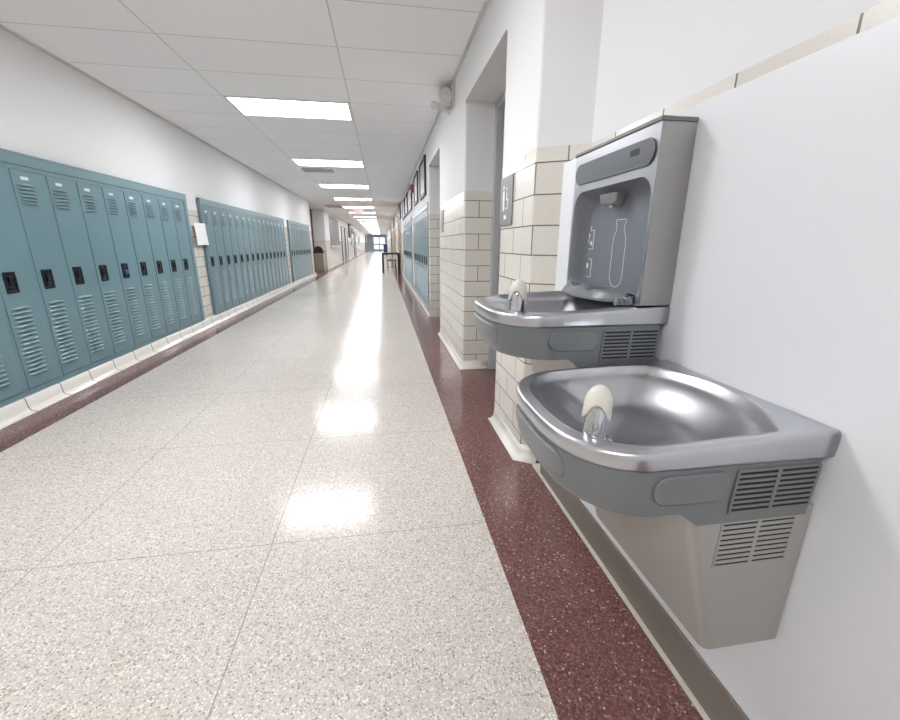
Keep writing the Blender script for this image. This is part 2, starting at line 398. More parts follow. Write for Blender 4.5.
# ------------------------------------------------------------------ lockers
PW=.32; LZ0=.101; LZ1=1.718
DZ0=.142; DZ1=1.600
def make_locker(P):
    r=empty('locker',(0,0,0))
    g=.014
    bd=MB(); bd.box(0.0005,P-.0005,-.33,-.012,LZ0,1.632)
    bd.box(.0005,g,-.012,0,LZ0,1.632); bd.box(P-g,P-.0005,-.012,0,LZ0,1.632)
    bd.box(g,P-g,-.012,0,LZ0,DZ0-.004); bd.box(g,P-g,-.012,0,DZ1+.004,1.632)
    bd.build('body',M['teal'],r)
    d=MB(); x0=g+.004; x1=P-g-.004
    d.box(x0,x1,-.011,.003,DZ0,DZ1)
    cx=P/2+.036
    def louvre(zc,w,h=.017,b=.0145):
        n=10; rows=[]
        for j in range(4):
            row=[]
            for i in range(n+1):
                s=-1+2*i/n; e=math.sqrt(max(0,1-s*s)); arch=.010*(1-s*s)
                tt=j/3
                y=.003+b*e*math.sin(tt*PI/2)
                z=zc+h/2-h*tt*(.25+.75*e)+arch-.006
                row.append((cx+s*w/2,y,z))
            rows.append(row)
        rows.append([(x,.0028,z) for x,y,z in rows[-1]])
        d.loops(list(reversed(rows)),0,True,closed=False)
    for k in range(6): louvre(1.506-k*.0245,.165)
    for k in range(16): louvre(.690-k*.0305,.165)
    do=d.build('door',M['teal'],r)
    pl=MB(); pl.box(cx-.034,cx+.034,.003,.006,1.540,1.562); pl.build('number_plate',M['white_plate'],do,bevel=.0015)
    # recessed black handle pocket at the latch side
    hx=P-.104; hz=.862; w=.048; hh=.070
    h=MB()
    outer=rrect(hx-w,hx+w,hz-hh,hz+hh,.008); inner=rrect(hx-w+.009,hx+w-.009,hz-hh+.009,hz+hh-.009,.006)
    inn2=rrect(hx-w+.012,hx+w-.012,hz-hh+.012,hz+hh-.012,.006)
    h.loops([[(x,.003,z) for x,z in outer],[(x,.009,z) for x,z in outer],[(x,.0095,z) for x,z in inner],[(x,.0036,z) for x,z in inn2]],0,False,False,True)
    ho=h.build('handle',M['black'],do)
    l=MB(); l.box(hx-.018,hx+.012,.004,.013,hz-.022,hz+.040); l.box(hx-.006,hx+.026,.004,.010,hz-.048,hz-.028); l.build('latch',M['chrome_dk'],ho,bevel=.003)
    return r
proto={}
def locker_bank(y_start,y_end,n,P,side,label,group,x,far_first,near_lbl,dial=None):
    """row of lockers between y_start..; returns nothing. side +1: facing +x (left wall)"""
    if P not in proto:
        proto[P]=[make_locker(P),False]
    for k in range(n):
        pr=proto[P]
        if not pr[1]: o=pr[0]; pr[1]=True
        else: o=copy_tree(pr[0])
        if side>0:
            o.location=(x,y_end-P*k,0); o.rotation_euler=(0,0,-PI/2); idx=k
        else:
            o.location=(x,y_start+P*k,0); o.rotation_euler=(0,0,PI/2); idx=k
        tag(o,label%ORD[idx],'locker',group)
        if dial==k:
            door=[c for c in o.children if c.name.startswith('door')][0]
            hx=P-.104
            m=MB(); m.lathe([(.006,.004),(.024,.004),(.026,.012),(.022,.022),(.010,.025)],(hx+.006,0,.850),'y',20)
            m.tube([(hx-.012,.010,.868),(hx-.012,.010,.892),(hx+.006,.010,.902),(hx+.024,.010,.892),(hx+.024,.010,.868)],.0035,8)
            tag(m.build('padlock',M['padlock'],door),label='blue padlock in the handle pocket')
def bank_trim(a,b,x,side,label,ra=.037,rb=.037):
    """the continuous frame round a bank: top rail and two end rails"""
    s=side; m=MB()
    m.box(x-s*.03,x+s*.008,a,b,1.634,LZ1); m.box(x-s*.03,x+s*.010,a,b,1.700,LZ1)
    m.box(x-s*.03,x+s*.006,a,a+ra,LZ0,1.634); m.box(x-s*.03,x+s*.006,b-rb,b,LZ0,1.634)
    tag(m.build('locker_surround',M['teal'],None,bevel=.003),label,'locker frame')
XK=-2.462
locker_bank(0,5.967,11,.32,1,'blue-grey metal locker, %s from the far end of the nearest left-hand bank','lockers in the nearest bank on the left wall',XK,True,'',dial=4)
bank_trim(2.410,6.051,XK,1,'blue-grey steel frame around the nearest bank of lockers on the left wall',.035,.082)
locker_bank(0,11.425,15,.3285,1,'blue-grey metal locker, %s from the far end of the middle left-hand bank','lockers in the middle bank on the left wall',XK,True,'')
bank_trim(6.467,11.498,XK,1,'blue-grey steel frame around the middle bank of lockers on the left wall',.029,.071)
locker_bank(0,15.22,10,.318,1,'blue-grey metal locker, %s from the far end of the farthest left-hand bank','lockers in the farthest bank on the left wall',XK,True,'')
bank_trim(12.027,15.286,XK,1,'blue-grey steel frame around the farthest bank of lockers on the left wall',.012,.064)
XKR=XR-.006
locker_bank(6.485,0,9,.3185,-1,'blue-grey metal locker, %s from the near end of the nearer right-hand bank','lockers in the nearer bank on the right wall',XKR,False,'')
bank_trim(6.447,9.395,XKR,-1,'blue-grey steel frame around the nearer bank of lockers on the right wall')
locker_bank(10.125,0,12,.3175,-1,'blue-grey metal locker, %s from the near end of the farther right-hand bank','lockers in the farther bank on the right wall',XKR,False,'')
bank_trim(10.087,13.975,XKR,-1,'blue-grey steel frame around the farther bank of lockers on the right wall')
# kerb below the right-hand lockers
struct(MB().box(XR-.004,1.03,6.44,9.40,0,.0995).box(XR-.004,1.03,10.08,13.98,0,.0995),'baseboard_right.005',cv)

# ------------------------------------------------------------------ ceiling lights
def make_light():
    r=empty('ceiling_light',(0,0,0))
    f=MB(); a,b=.600,.300
    f.box(-a-.01,a+.01,-b-.008,-b+.012,-.008,-.0005); f.box(-a-.01,a+.01,b-.012,b+.008,-.008,-.0005)
    f.box(-a-.01,-a+.012,-b+.012,b-.012,-.008,-.0005); f.box(a-.012,a+.01,-b+.012,b-.012,-.008,-.0005)
    f.build('frame',M['lampf'],r)
    d=MB(); d.box(-a+.013,a-.013,-b+.013,b-.013,-.006,-.001); d.build('diffuser',M['lamp'],r)
    return r
lp=make_light(); LY=[4.94+.3175+3.175*k for k in range(-2,20)]
for i,y in enumerate(LY):
    o=lp if i==0 else copy_tree(lp)
    o.location=(-.898,y,ZC)
    if i<2: lab='lit rectangular ceiling light panel, %s'%('behind the viewpoint' if i==0 else 'overhead, just nearer than the first one in view')
    elif i==2: lab='lit rectangular ceiling light panel, nearest and largest of the row'
    else: lab='lit rectangular ceiling light panel, %s from the near end of the row'%ORD[i-2]
    tag(o,lab,'ceiling light','light panels along the ceiling')
# ceiling air vents
def vent(x0,x1,y0,y1,label):
    r=empty('ceiling_vent',((x0+x1)/2,(y0+y1)/2,ZC),0,label,'vent','ceiling vents')
    w=(x1-x0)/2; h=(y1-y0)/2
    f=MB(); f.box(-w,w,-h,-h+.03,-.012,-.0005); f.box(-w,w,h-.03,h,-.012,-.0005); f.box(-w,-w+.03,-h+.03,h-.03,-.012,-.0005); f.box(w-.03,w,-h+.03,h-.03,-.012,-.0005)
    f.build('frame',M['vent'],r)
    s=MB(); n=int((2*h-.06)/.035)
    for k in range(n):
        y=-h+.035+k*.035; s.add([(-w+.03,y,-.002),(w-.03,y,-.002),(w-.03,y+.024,-.011),(-w+.03,y+.024,-.011),(-w+.03,y,-.0005),(w-.03,y,-.0005),(w-.03,y+.024,-.009),(-w+.03,y+.024,-.009)],[(0,1,2,3),(7,6,5,4),(0,4,5,1),(2,6,7,3)])
    s.build('slats',M['vent'],r)
vent(-1.50,-.92,9.02,9.42,'grey slatted ceiling vent just behind the second light panel')
vent(-2.14,-1.54,17.0,18.2,'darker grey slatted ceiling vent near the left wall beyond the lockers')

# ------------------------------------------------------------------ drinking fountains
HW=.225
def front(y):
    q=min(1,abs(y)/HW)
    return .345+.122*max(0,1-q**3.2)**(1/1.6)
def outline(inset=0., n=40, dback=0.0):
    """plan outline (x = -distance from wall, y), CCW seen from above, starting back near corner"""
    hw=HW-inset; pts=[]
    # near side, from the wall outwards (y=-hw), arc, far side back to the wall
    out=[(-dback,-hw)]
    for k in range(1,9): out.append((-dback-(.345-dback)*k/9,-hw))
    for k in range(n+1):
        a=-PI/2+PI*k/n; y=math.sin(a); yy=y*HW
        out.append((-(front(yy)-inset),y*hw))
    for k in range(8,0,-1): out.append((-dback-(.345-dback)*k/9,hw))
    out.append((-dback,hw))
    for k in range(1,16): out.append((-dback,hw-2*hw*k/16))
    return out[::-1]          # CCW from above
def ray_hit(poly,c,th):
    dx,dy=math.cos(th),math.sin(th); best=None
    for i in range(len(poly)):
        ax,ay=poly[i]; bx,by=poly[(i+1)%len(poly)]
        ex,ey=bx-ax,by-ay; den=dx*ey-dy*ex
        if abs(den)<1e-12: continue
        t=((ax-c[0])*ey-(ay-c[1])*ex)/den; u=((ax-c[0])*dy-(ay-c[1])*dx)/den
        if t>0 and -1e-6<=u<=1+1e-6 and (best is None or t>best): best=t
    return (c[0]+dx*best,c[1]+dy*best)
def sstep(a,b,x):
    t=max(0,min(1,(x-a)/(b-a))); return t*t*(3-2*t)
def basin_mesh(zr):
    """stainless top: outer skirt, rolled rim, rim top and the pressed bowl"""
    c=(-.235,0.0); NT=144
    # include exact directions of the back corners
    ths=[2*PI*k/NT for k in range(NT)]
    for cy in (-HW,HW):
        a=math.atan2(cy-c[1],0-c[0])%(2*PI)
        k=min(range(NT),key=lambda i:abs((ths[i]-a+PI)%(2*PI)-PI)); ths[k]=a
    O=outline(); mid=outline(.006)
    # basin edge
    be=[]
    nb=30
    for k in range(nb+1):
        y=-.205+.41*k/nb; be.append((-.030-.072*abs(y/.205)**2.2,y))
    fr=[]
    for k in range(41):
        a=PI/2-PI*k/40; s=math.sin(a); y=s*.205
        fr.append((-(front(s*HW)-.030),y))
    edge=be+[p for p in fr if p[0]<-.15]
    for it in range(3):       # soften the rear corners a little
        q=[edge[0]]+[((edge[k-1][0]+2*edge[k][0]+edge[k+1][0])/4,(edge[k-1][1]+2*edge[k][1]+edge[k+1][1])/4) for k in range(1,len(edge)-1)]+[edge[-1]]
        edge=q
    def ring(poly): return [ray_hit(poly,c,t) for t in ths]
    rO=ring(O); rE=ring(edge)
    def lerp(a,b,t): return (a[0]+(b[0]-a[0])*t,a[1]+(b[1]-a[1])*t)
    def inn(d):      # move outline inward by d metres along the ray
        out=[]
        for p in rO:
            v=Vector((c[0]-p[0],c[1]-p[1])); L=v.length; out.append(lerp(p,c,d/L))
        return out
    mb=MB(); Ls=[]
    sl=lambda x: .047*min(.42,-x)          # the rim drops towards the front
    def L(r,z): Ls.append([(p[0],p[1],z-(sl(p[0]) if z>zr-.03 else 0)) for p in r])
    L(inn(.010),zr-.052); L(inn(.0025),zr-.050); L(inn(.0015),zr-.046); 
    L(rO,zr-.014); L(inn(.0012),zr-.006); L(inn(.004),zr-.0018); L(inn(.009),zr)
    # rim top to basin edge
    i9=inn(.009)
    L([lerp(a,b,.55) for a,b in zip(i9,rE)],zr+.0005)
    L([lerp(a,b,.78) for a,b in zip(i9,rE)],zr+.0008); L([lerp(a,b,.90) for a,b in zip(i9,rE)],zr+.0022)
    L(rE,zr-.0008)
    # bowl
    cd=(-.285,.005)
    def depth(t,th):
        f=sstep(.1,.75,-math.cos(th))                      # 1 towards the front
        side=abs(math.sin(th))
        rear=.001+.014*sstep(0,.06,t)+.056*sstep(.03,.40,t)+.021*sstep(.25,1,t)
        fr_=.014*sstep(0,.09,t)+.006*sstep(.1,.42,t)+.072*sstep(.36,.86,t)
        return rear*(1-f)+fr_*f
    for t in (.02,.045,.07,.10,.135,.17,.21,.25,.29,.33,.37,.41,.46,.51,.56,.61,.66,.71,.76,.81,.86,.91,.955):
        L([lerp(p,cd,t) for p in rE],0)
        Ls[-1]=[(x,y,zr-.003-sl(x)-depth(t,th)) for (x,y,_),th in zip(Ls[-1],ths)]
    def hgt(x,y): return min((math.dist((x,y),q[:2]),q[2]) for l in Ls[9:] for q in l)[1]
    mb.loops(Ls,0,True)
    o=len(mb.v); mb.v.append((cd[0],cd[1],zr-.095-sl(cd[0]))); n=NT; b0=o-n
    for i in range(n): mb.face((b0+i,b0+(i+1)%n,o),0,True)
    return mb, cd, hgt
def bubbler(root, bx, by, zr):
    zb=zr
    f=MB(); n=28
    def ell(rx,ry,z,dx=0,dy=0): return [(bx+dx+rx*math.cos(2*PI*k/n),by+dy+ry*math.sin(2*PI*k/n),z) for k in range(n)]
    f.loops([ell(.036,.034,zb-.006),ell(.036,.034,zb+.001),ell(.030,.029,zb+.006),ell(.022,.022,zb+.0075)],0,True,True,True)
    fl=f.build('bubbler_flange',M['chrome'],root)
    s=MB(); 
    prof=[(.0215,.0),(.0205,.008),(.0195,.016),(.019,.028),(.0182,.042),(.0165,.056),(.013,.066),(.007,.071)]
    s.loops([ell(r*1.0,r,zb+.006+h,.05*h,.02*h) for r,h in prof],0,True,True,True)
    s.build('bubbler',M['chrome'],root)
    # arched ivory guard over the outlet
    h=MB(); nu=48; nv=14
    R=.0240; zt=zb+.101; face=math.radians(239)                 # opening faces the viewer's side
    def pt(u,v,dr):
        a=2*PI*u/nu
        d=abs((a-face+PI)%(2*PI)-PI)
        cut=.030*math.exp(-(d/.80)**2.4)
        z0=zb+.040+cut
        top=zt-dr*1.0
        z=z0+(top-z0)*math.sin(v/nv*PI/2)
        hh=(z-(zb+.040))/(top-(zb+.040))
        r=(R-dr)*(math.sqrt(max(0,1-max(0,(hh-.42)/.58)**2.0)))*(1+.10*max(0,.42-hh))
        k=z-zb
        return (bx+.003+.05*k+r*1.0*math.cos(a), by+.004+.02*k+r*.95*math.sin(a), z)
    outer=[[pt(u,v,0) for u in range(nu)] for v in range(nv+1)]
    inner=[[pt(u,v,.0035) for u in range(nu)] for v in range(nv+1)]
    h.loops(list(reversed(inner))+outer,0,True)
    h.build('bubbler_guard',M['hood'],root)
def pill_side(y, x0, x1, z0, z1, t, closed_right=True, n=10):
    """raised rounded push pad on the near side face (normal -y)"""
    r=(z1-z0)/2; zc=(z0+z1)/2; o=[]
    for k in range(n+1):
        a=PI/2+PI*k/n; o.append((x0+r+r*math.cos(a),zc+r*math.sin(a)))
    if closed_right:
        for k in range(5):
            a=-PI/2+PI*k/4; o.append((x1-.012+.012*math.cos(a),zc+(r-.0)*math.sin(a)))
    else: o+= [(x1,z0),(x1,z1)]
    return o
def fountain(root_loc, label, zr, bowl_extra=None):
    r=empty('drinking_fountain',root_loc,0,label,'drinking fountain','bi-level pair of wall fountains')
    mb,cd,hgt=basin_mesh(zr)
    ba=mb.build('basin',M['steel'],r)
    dr=MB(); zd=hgt(*cd)-.0025
    dr.lathe([(.030,-.003),(.030,.0025),(.026,.004),(.004,.0025)],(cd[0],cd[1],zd+.001),'z',24)
    do=dr.build('drain',M['chrome'],ba)
    hh=MB()
    for k in range(6):
        a=k*PI/3; hh.cyl((cd[0]+.015*math.cos(a),cd[1]+.015*math.sin(a),zd+.0035),.004,.004,.0015,'z',10)
    hh.build('drain_hole_shade',M['hole_shade'],do)  # solid dark discs, the shade of the holes put into colour
    bubbler(r,-.396,-.130,hgt(-.396,-.130))
    # grey plastic apron: outline tapering inwards, lower at the back
    zt=zr-.052; zf=zr-.139; zbk=zr-.167
    a=MB(); Ls=[]
    def zlow(x): return zbk+(zf-zbk)*sstep(.240,.262,-x)
    for t,ins in ((0,.006),(.25,.006),(.6,.009),(.85,.014),(1,.022)):
        ring=[]
        for (x,y),(xs,ys) in zip(outline(ins,dback=.018),outline(.006,dback=.018)):
            # sides stay almost straight, the front tapers
            ring.append((x, ys*(1-.012*t), zt+(zlow(xs)-zt)*t))
        Ls.append(ring)
    # underside
    last=Ls[-1]
    for k in (.9,.5,.02): Ls.append([(x,y*k,z) for x,y,z in last])
    a.loops(list(reversed(Ls)),0,True)
    ap=a.build('apron',M['plastic'],r)
    md=ap.modifiers.new('es','EDGE_SPLIT'); md.split_angle=math.radians(50)
    ys=-HW+.004
    # push pads: one on the near side, one on the front
    def pad(o, name):
        m=MB(); m.loops([[(x,ys+.002,z) for x,z in o],[(x,ys-.0012,z) for x,z in o],[(x*.985-.0045,ys-.0028,(z-(zr-.089))*.93+(zr-.089)) for x,z in o]],0,False,False,True)
        m.f=[tuple(reversed(f)) for f in m.f]
        return m.build(name,M['plastic'],ap)
    o=pill_side(ys,-.333,-.196,zr-.116,zr-.062,.003)
    pad(o,'push_pad')
    # front pad follows the arc
    fm=MB(); rows=[]; nn=26; za,zb_=zr-.117,zr-.060; zc=(za+zb_)/2
    def fp(s,tz,dp):
        y=s
        z=zc+tz
        t=(zt-z)/(zt-zf); ins=.006+.016*max(0,t)**2.0
        x=-(front(y/(HW-ins)*HW)-ins)-dp
        return (x,y,z)
    half=.132; hr=(zb_-za)/2
    outl=[]
    for k in range(13):
        q=-PI/2+PI*k/12; outl.append((half-hr+hr*math.cos(q),hr*math.sin(q)))
    for k in range(9): outl.append((half-hr-(2*half-2*hr)*(k+1)/10,hr))
    for k in range(13):
        q=PI/2+PI*k/12; outl.append((-half+hr+hr*math.cos(q),hr*math.sin(q)))
    for k in range(9): outl.append((-half+hr+(2*half-2*hr)*(k+1)/10,-hr))
    L0=[fp(s,z,-.004) for s,z in outl]; L1=[fp(s,z,.005) for s,z in outl]; L2=[fp(s*.98,z*.92,.0075) for s,z in outl]
    L3=[fp(s*.93,z*.5,.0075) for s,z in outl]; L4=[fp(s*.90,0,.0075) for s,z in outl]
    fm.loops([L0,L1,L2,L3,L4],0,True)
    fm.f=[tuple(reversed(f)) for f in fm.f]
    fp_o=fm.build('push_pad',M['plastic'],ap); e=fp_o.modifiers.new('es','EDGE_SPLIT'); e.split_angle=math.radians(40)
    # grille in the apron side
    def grille(parent,x0,x1,z0,z1,rows,mat,bar,dx=0.0,name='vent_grille',yo=ys,gap=.62):
        zm=lambda z:0
        b=MB(); sh=lambda z:(z1-z)/(z1-z0)*dx
        b.add([(x0+sh(z0),yo-.0002,z0),(x1+sh(z0),yo-.0002,z0),(x1,yo-.0002,z1),(x0,yo-.0002,z1)],[(0,1,2,3)])
        g=MB(); P=(z1-z0)/rows
        def bar_(xa,xb,za,zb_,e=0):
            v=[]
            for yy in (yo+.001,yo-.0009-e):
                v+=[(xa+sh(za),yy,za),(xb+sh(za),yy,za),(xb+sh(zb_),yy,zb_),(xa+sh(zb_),yy,zb_)]
            g.add(v,[(0,1,2,3),(7,6,5,4),(0,4,5,1),(1,5,6,2),(2,6,7,3),(3,7,4,0)])
        for k in range(rows+1):
            bar_(x0-.002,x1+.002,z0+P*k-P*(1-gap)/2,z0+P*k+P*(1-gap)/2)
        xm=(x0+x1)/2
        for xa,xb in ((x0-.003,x0+.001),(xm-.0035,xm+.0035),(x1-.001,x1+.003)): bar_(xa,xb,z0,z1,.0003)
        go=g.build(name,mat,parent); b.build('vent_slot_shade',M['hole_shade'],go)  # dark sheet on the closed face, painted shade between the bars
    grille(ap,-.178,-.022,zr-.143,zr-.064,8,M['plastic'],.004,dx=-.004,gap=.5)
    # cabinet below
    zc1=zr-.150; zc0=zr-.461
    def cab(z):
        t=(zc1-z)/(zc1-zc0); xf=-.252+(.252-.166)*t; hw=HW-.011
        out=[]; rr=.016
        pts=[(-.004,hw),(-.004,-hw),(xf,-hw),(xf,hw)]
        res=[pts[0]]
        res.append(pts[1]) 
        for k in range(7):
            a_=-PI/2-PI/2*k/6; res.append((xf+rr+rr*math.cos(a_),-hw+rr+rr*math.sin(a_)))
        for k in range(7):
            a_=PI-PI/2*k/6; res.append((xf+rr+rr*math.cos(a_),hw-rr+rr*math.sin(a_)))
        return [(x,y,z) for x,y in res]
    cm=MB(); Lc=[cab(zc1-(zc1-zc0)*k/6) for k in range(7)]
    cm.loops(Lc,0,True,True,True)
    cm.f=[tuple(f) for f in cm.f]
    co=cm.build('cabinet',M['cab'],r); e=co.modifiers.new('es','EDGE_SPLIT'); e.split_angle=math.radians(40)
    grille(co,-.182,-.036,zr-.262,zr-.158,10,M['cab'],.004,dx=-.002,yo=-HW+.0103,gap=.36)
    return r
XW=.7495
low=fountain((XW,.742,0),'lower stainless drinking fountain, nearest the viewer, with bubbler and vented grey cabinet below',.822)
up=fountain((XW,1.206,0),'upper stainless drinking fountain set higher, under the bottle filling station',.964)

# ------------------------------------------------------------------ bottle filler
bf=empty('bottle_filler',(XW,1.206,.964),0,'tall grey and stainless bottle filling station mounted above the upper fountain','bottle filler')
W=.224; T=.442; D=-.092
s=MB()
# side walls and back as a shell, front plate with a rounded alcove opening
s.box(D+.001,-.0005,-W,-W+.006,.001,T-.006); s.box(D+.001,-.0005,W-.006,W,.001,T-.006); s.box(-.012,-.0005,-W+.006,W-.006,.001,T-.006)
s.build('side_panel',M['steel2'],bf,bevel=.002)
cp=MB(); cp.box(D-.004,-.0005,-W-.002,W+.002,T-.006,T+.004); cp.build('top_cap',M['plastic'],bf,bevel=.002)
fp_=MB(); N=8
op=rrect(-W+.010,W-.016,.004,.322,.052,N)
# square the lower corners
op=[(y,z) for y,z in op]
nn=len(op)
def plate_pt(y,z):
    cy,cz=0,.22; 
    dy,dz=y-cy,z-cz
    k=min((W-.0005)/abs(dy) if dy else 9e9, ((T-.0065-cz) if dz>0 else (cz-.001))/abs(dz) if dz else 9e9)
    return (cy+dy*k,cz+dz*k)
op2=[]
for y,z in op: op2.append((y,z))
outer=[plate_pt(y,z) for y,z in op2]
# corners must exist on the outer loop
for cyy,czz in ((W-.0005,T-.0065),(-W+.0005,T-.0065),(W-.0005,.001),(-W+.0005,.001)):
    i=min(range(nn),key=lambda k:math.dist(outer[k],(cyy,czz))); outer[i]=(cyy,czz)
fp_.loops([[(D,y,z) for y,z in outer],[(D,y,z) for y,z in op2]],0,False)
fp_.build('front_plate',M['steel'],bf)
al=MB(); Lz=[]
def shrink(f,g): return [(y*f,(z-.006)*g+.006) for y,z in op2]
for d,f,g in ((.0002,1.0,1.0),(.003,.985,.995),(.014,.965,.985),(.028,.945,.955),(.042,.925,.925),(.049,.905,.90),(.052,.87,.875)):
    Lz.append([(D+d,y,z) for y,z in shrink(f,g)])
al.loops(Lz,0,True,False,True)
ao=al.build('alcove',M['plastic_l'],bf); e=ao.modifiers.new('es','EDGE_SPLIT'); e.split_angle=math.radians(60)
xb=D+.0518
# display band, a rounded slate pad with a small window
dp=MB(); o=rrect(-W+.014,W-.018,.347,.405,.0288,10)
dp.loops([[(D+.001,y,z) for y,z in o],[(D-.004,y,z) for y,z in o],[(D-.0055,y*.99-.000,(z-.376)*.93+.376) for y,z in o]],0,False,False,True)
dp.f=[tuple(reversed(f)) for f in dp.f]
dpo=dp.build('display_panel',M['plastic_d'],bf)
dr_=MB(); ring=[(D-.0035,y,z) for y,z in rrect(-W+.0135,W-.0175,.3465,.4055,.0290,10)]
dr_.tube(ring,.0022,8,closed=True); dr_.build('display_rim',M['plastic'],dpo)
wn=MB(); wn.box(D-.0068,D-.004,-.152,-.112,.376,.392); wn.build('display_window',simple('dark_display_window',(70,76,80),.12),dpo,bevel=.0015)
# spout hanging from the alcove roof
sp=MB()
def sring(y,x,z,w,h): return [(x-w/2,y,z-h),(x+w/2,y,z-h),(x+w/2,y,z),(x-w/2,y,z)]
spo=[]
for tz,wx,wy,dx in ((.300,.046,.046,0),(.288,.044,.044,0),(.276,.040,.040,-.001),(.270,.030,.032,-.002)):
    spo.append([(xb-.028+dx+a,.006+b_,tz) for b_,a in rrect(-wy,wy,-wx/2,wx/2,.014,5)])
sp.loops(spo,0,True,False,True)
sp.build('spout',M['steel2'],bf)
nz=MB(); nz.lathe([(.009,0),(.009,-.008),(.006,-.010)],(xb-.028,.006,.271),'z',16); nz.build('nozzle',M['chrome'],bf)
# printed bottle outline and the two pictograms
pb=MB(); yb=-.008; z0=.028
pts=[]
hw=.035; Hb=.142
for k in range(13):
    a=PI+PI*k/12; pts.append((yb+hw*math.cos(a),z0+hw+hw*math.sin(a)*1.0))
pts+= [(yb+hw,z0+Hb-.01),(yb+hw*.86,z0+Hb+.012),(yb+hw*.60,z0+Hb+.028),(yb+hw*.60,z0+Hb+.044),(yb+hw*.74,z0+Hb+.046),(yb+hw*.74,z0+Hb+.058),(yb-hw*.74,z0+Hb+.058),(yb-hw*.74,z0+Hb+.046),(yb-hw*.60,z0+Hb+.044),(yb-hw*.60,z0+Hb+.028),(yb-hw*.86,z0+Hb+.012),(yb-hw,z0+Hb-.01)]
pb.tube([(xb-.0004,y,z) for y,z in pts],.0009,6,closed=True)
pb.build('printed_bottle_outline',M['print'],ao)
def picto(y,z,k):
    m=MB(); K=1.2
    def disc(cy,cz,r,sy=1): m.add([(xb-.0012,y-.026+(cy-y+.026)*1.75+sy*K*1.7*r*math.cos(2*PI*i/14),z+(cz-z)*K+K*1.25*r*math.sin(2*PI*i/14)) for i in range(14)],[tuple(reversed(range(14)))])
    def rect(ya,yb_,za,zb_): m.box(xb-.0012,xb-.0002,y-.026+(ya-y+.026)*1.75,y-.026+(yb_-y+.026)*1.75,z+(za-z)*K,z+(zb_-z)*K)
    # frame lines (the photograph shows right and bottom lines with a short tick on top)
    rect(y-.027,y-.0255,z-.027,z+.022); rect(y-.027,y+.026,z-.0285,z-.027); rect(y-.027,y-.013,z+.022,z+.0235)
    if k==0:
        disc(y+.012,z+.004,.0085); disc(y+.000,z-.006,.009); disc(y-.004,z+.009,.007); disc(y-.019,z-.012,.005,.7)
        rect(y-.014,y-.0125,z+.022,z+.036)
    else:
        disc(y+.006,z-.010,.010,1.2); disc(y-.008,z+.004,.0065); rect(y+.004,y+.008,z-.026,z-.014); disc(y-.006,z+.034,.0022)
    return m.build('pictogram',M['print'],ao)
picto(.178,.174,0); picto(.178,.080,1)
# sculpted drip tray at the foot of the alcove, reaching over the basin
tr=MB(); rows=[]
nu,nv=28,9
for i in range(nv+1):
    v=i/nv; row=[]
    for j in range(nu+1):
        u=-1+2*j/nu; y=.010+u*.172
        ext=.070*(1-abs(u)**3)**.7+.006
        x=D+.03-(ext+.03)*v
        z=.016+.014*math.sin(v*PI*.8)+.006*math.sin(u*9+v*2)*v*(1-v)*3-.016*max(0,v-.8)/.2
        row.append((x,y,z))
    rows.append(row)
tr.loops(rows,0,True,closed=False)
und=[[(x,y,z-.007) for x,y,z in row] for row in rows]
tr.loops(list(reversed(und)),0,True,closed=False)
# rim edges
tr.loops([rows[-1],und[-1]],0,False,closed=False)
to=tr.build('drip_tray',M['plastic'],bf)
rb=MB()
for k in range(7):
    y=-.105+k*.035
    rb.tube([(D+.012,y,.0225),(D-.012,y+.004,.0315),(D-.038,y+.002,.0325),(D-.058*(1-abs(y/.17)**2),y,.024)],.0030,6)
rb.build('tray_rib',M['plastic_l'],to)
fl=MB()
for k in range(4): 
    fl.lathe([(.006,0),(.011,.002),(.011,.006),(.006,.008)],(D-.012-.010*k,-.190+.004*k,.010-.001*k),'x',14)
fl.build('tray_hinge',M['plastic_l'],to)

# ------------------------------------------------------------------ signs and small things on the right wall
sg=empty('restroom_sign',(XR-.0005,2.345,1.345),0,'small grey restroom sign with white figures on the tiled wall left of the fountains','sign')
MB().box(-.008,0,-.118,.112,-.125,.130).build('plate',M['signgrey'],sg,bevel=.003)
ic=MB(); xx=-.0095
def disc(m,cy,cz,r): m.add([(xx,cy+r*math.cos(2*PI*i/16),cz+r*math.sin(2*PI*i/16)) for i in range(16)],[tuple(reversed(range(16)))])
# standing figure (left) and seated wheelchair figure (right)
disc(ic,.034,.075,.012); ic.box(xx,-.0079,.020,.048,.010,.058); ic.box(xx,-.0079,.022,.032,-.045,.010); ic.box(xx,-.0079,.036,.046,-.045,.010)
disc(ic,-.022,.066,.010); ic.box(xx,-.0079,-.028,-.018,.012,.052); ic.box(xx,-.0079,-.046,-.018,.006,.014); ic.box(xx,-.0079,-.052,-.044,-.034,.012)
ic.tube([(xx+.001,-.026+.026*math.cos(a),-.016+.026*math.sin(a)) for a in [PI*.55+PI*1.25*k/14 for k in range(15)]],.003,6)
io=ic.build('figures',M['print'],sg)
MB().box(xx,-.0079,-.020,.022,-.092,-.070).build('raised_strip',M['print'],sg)
pq=empty('room_plaque',(XR+.002,4.93,1.37),0,'small plain grey plaque on the second tiled pier beside the far opening','sign')
MB().box(-.008,0,-.10,.10,-.12,.12).build('plate',M['signgrey'],pq,bevel=.003)
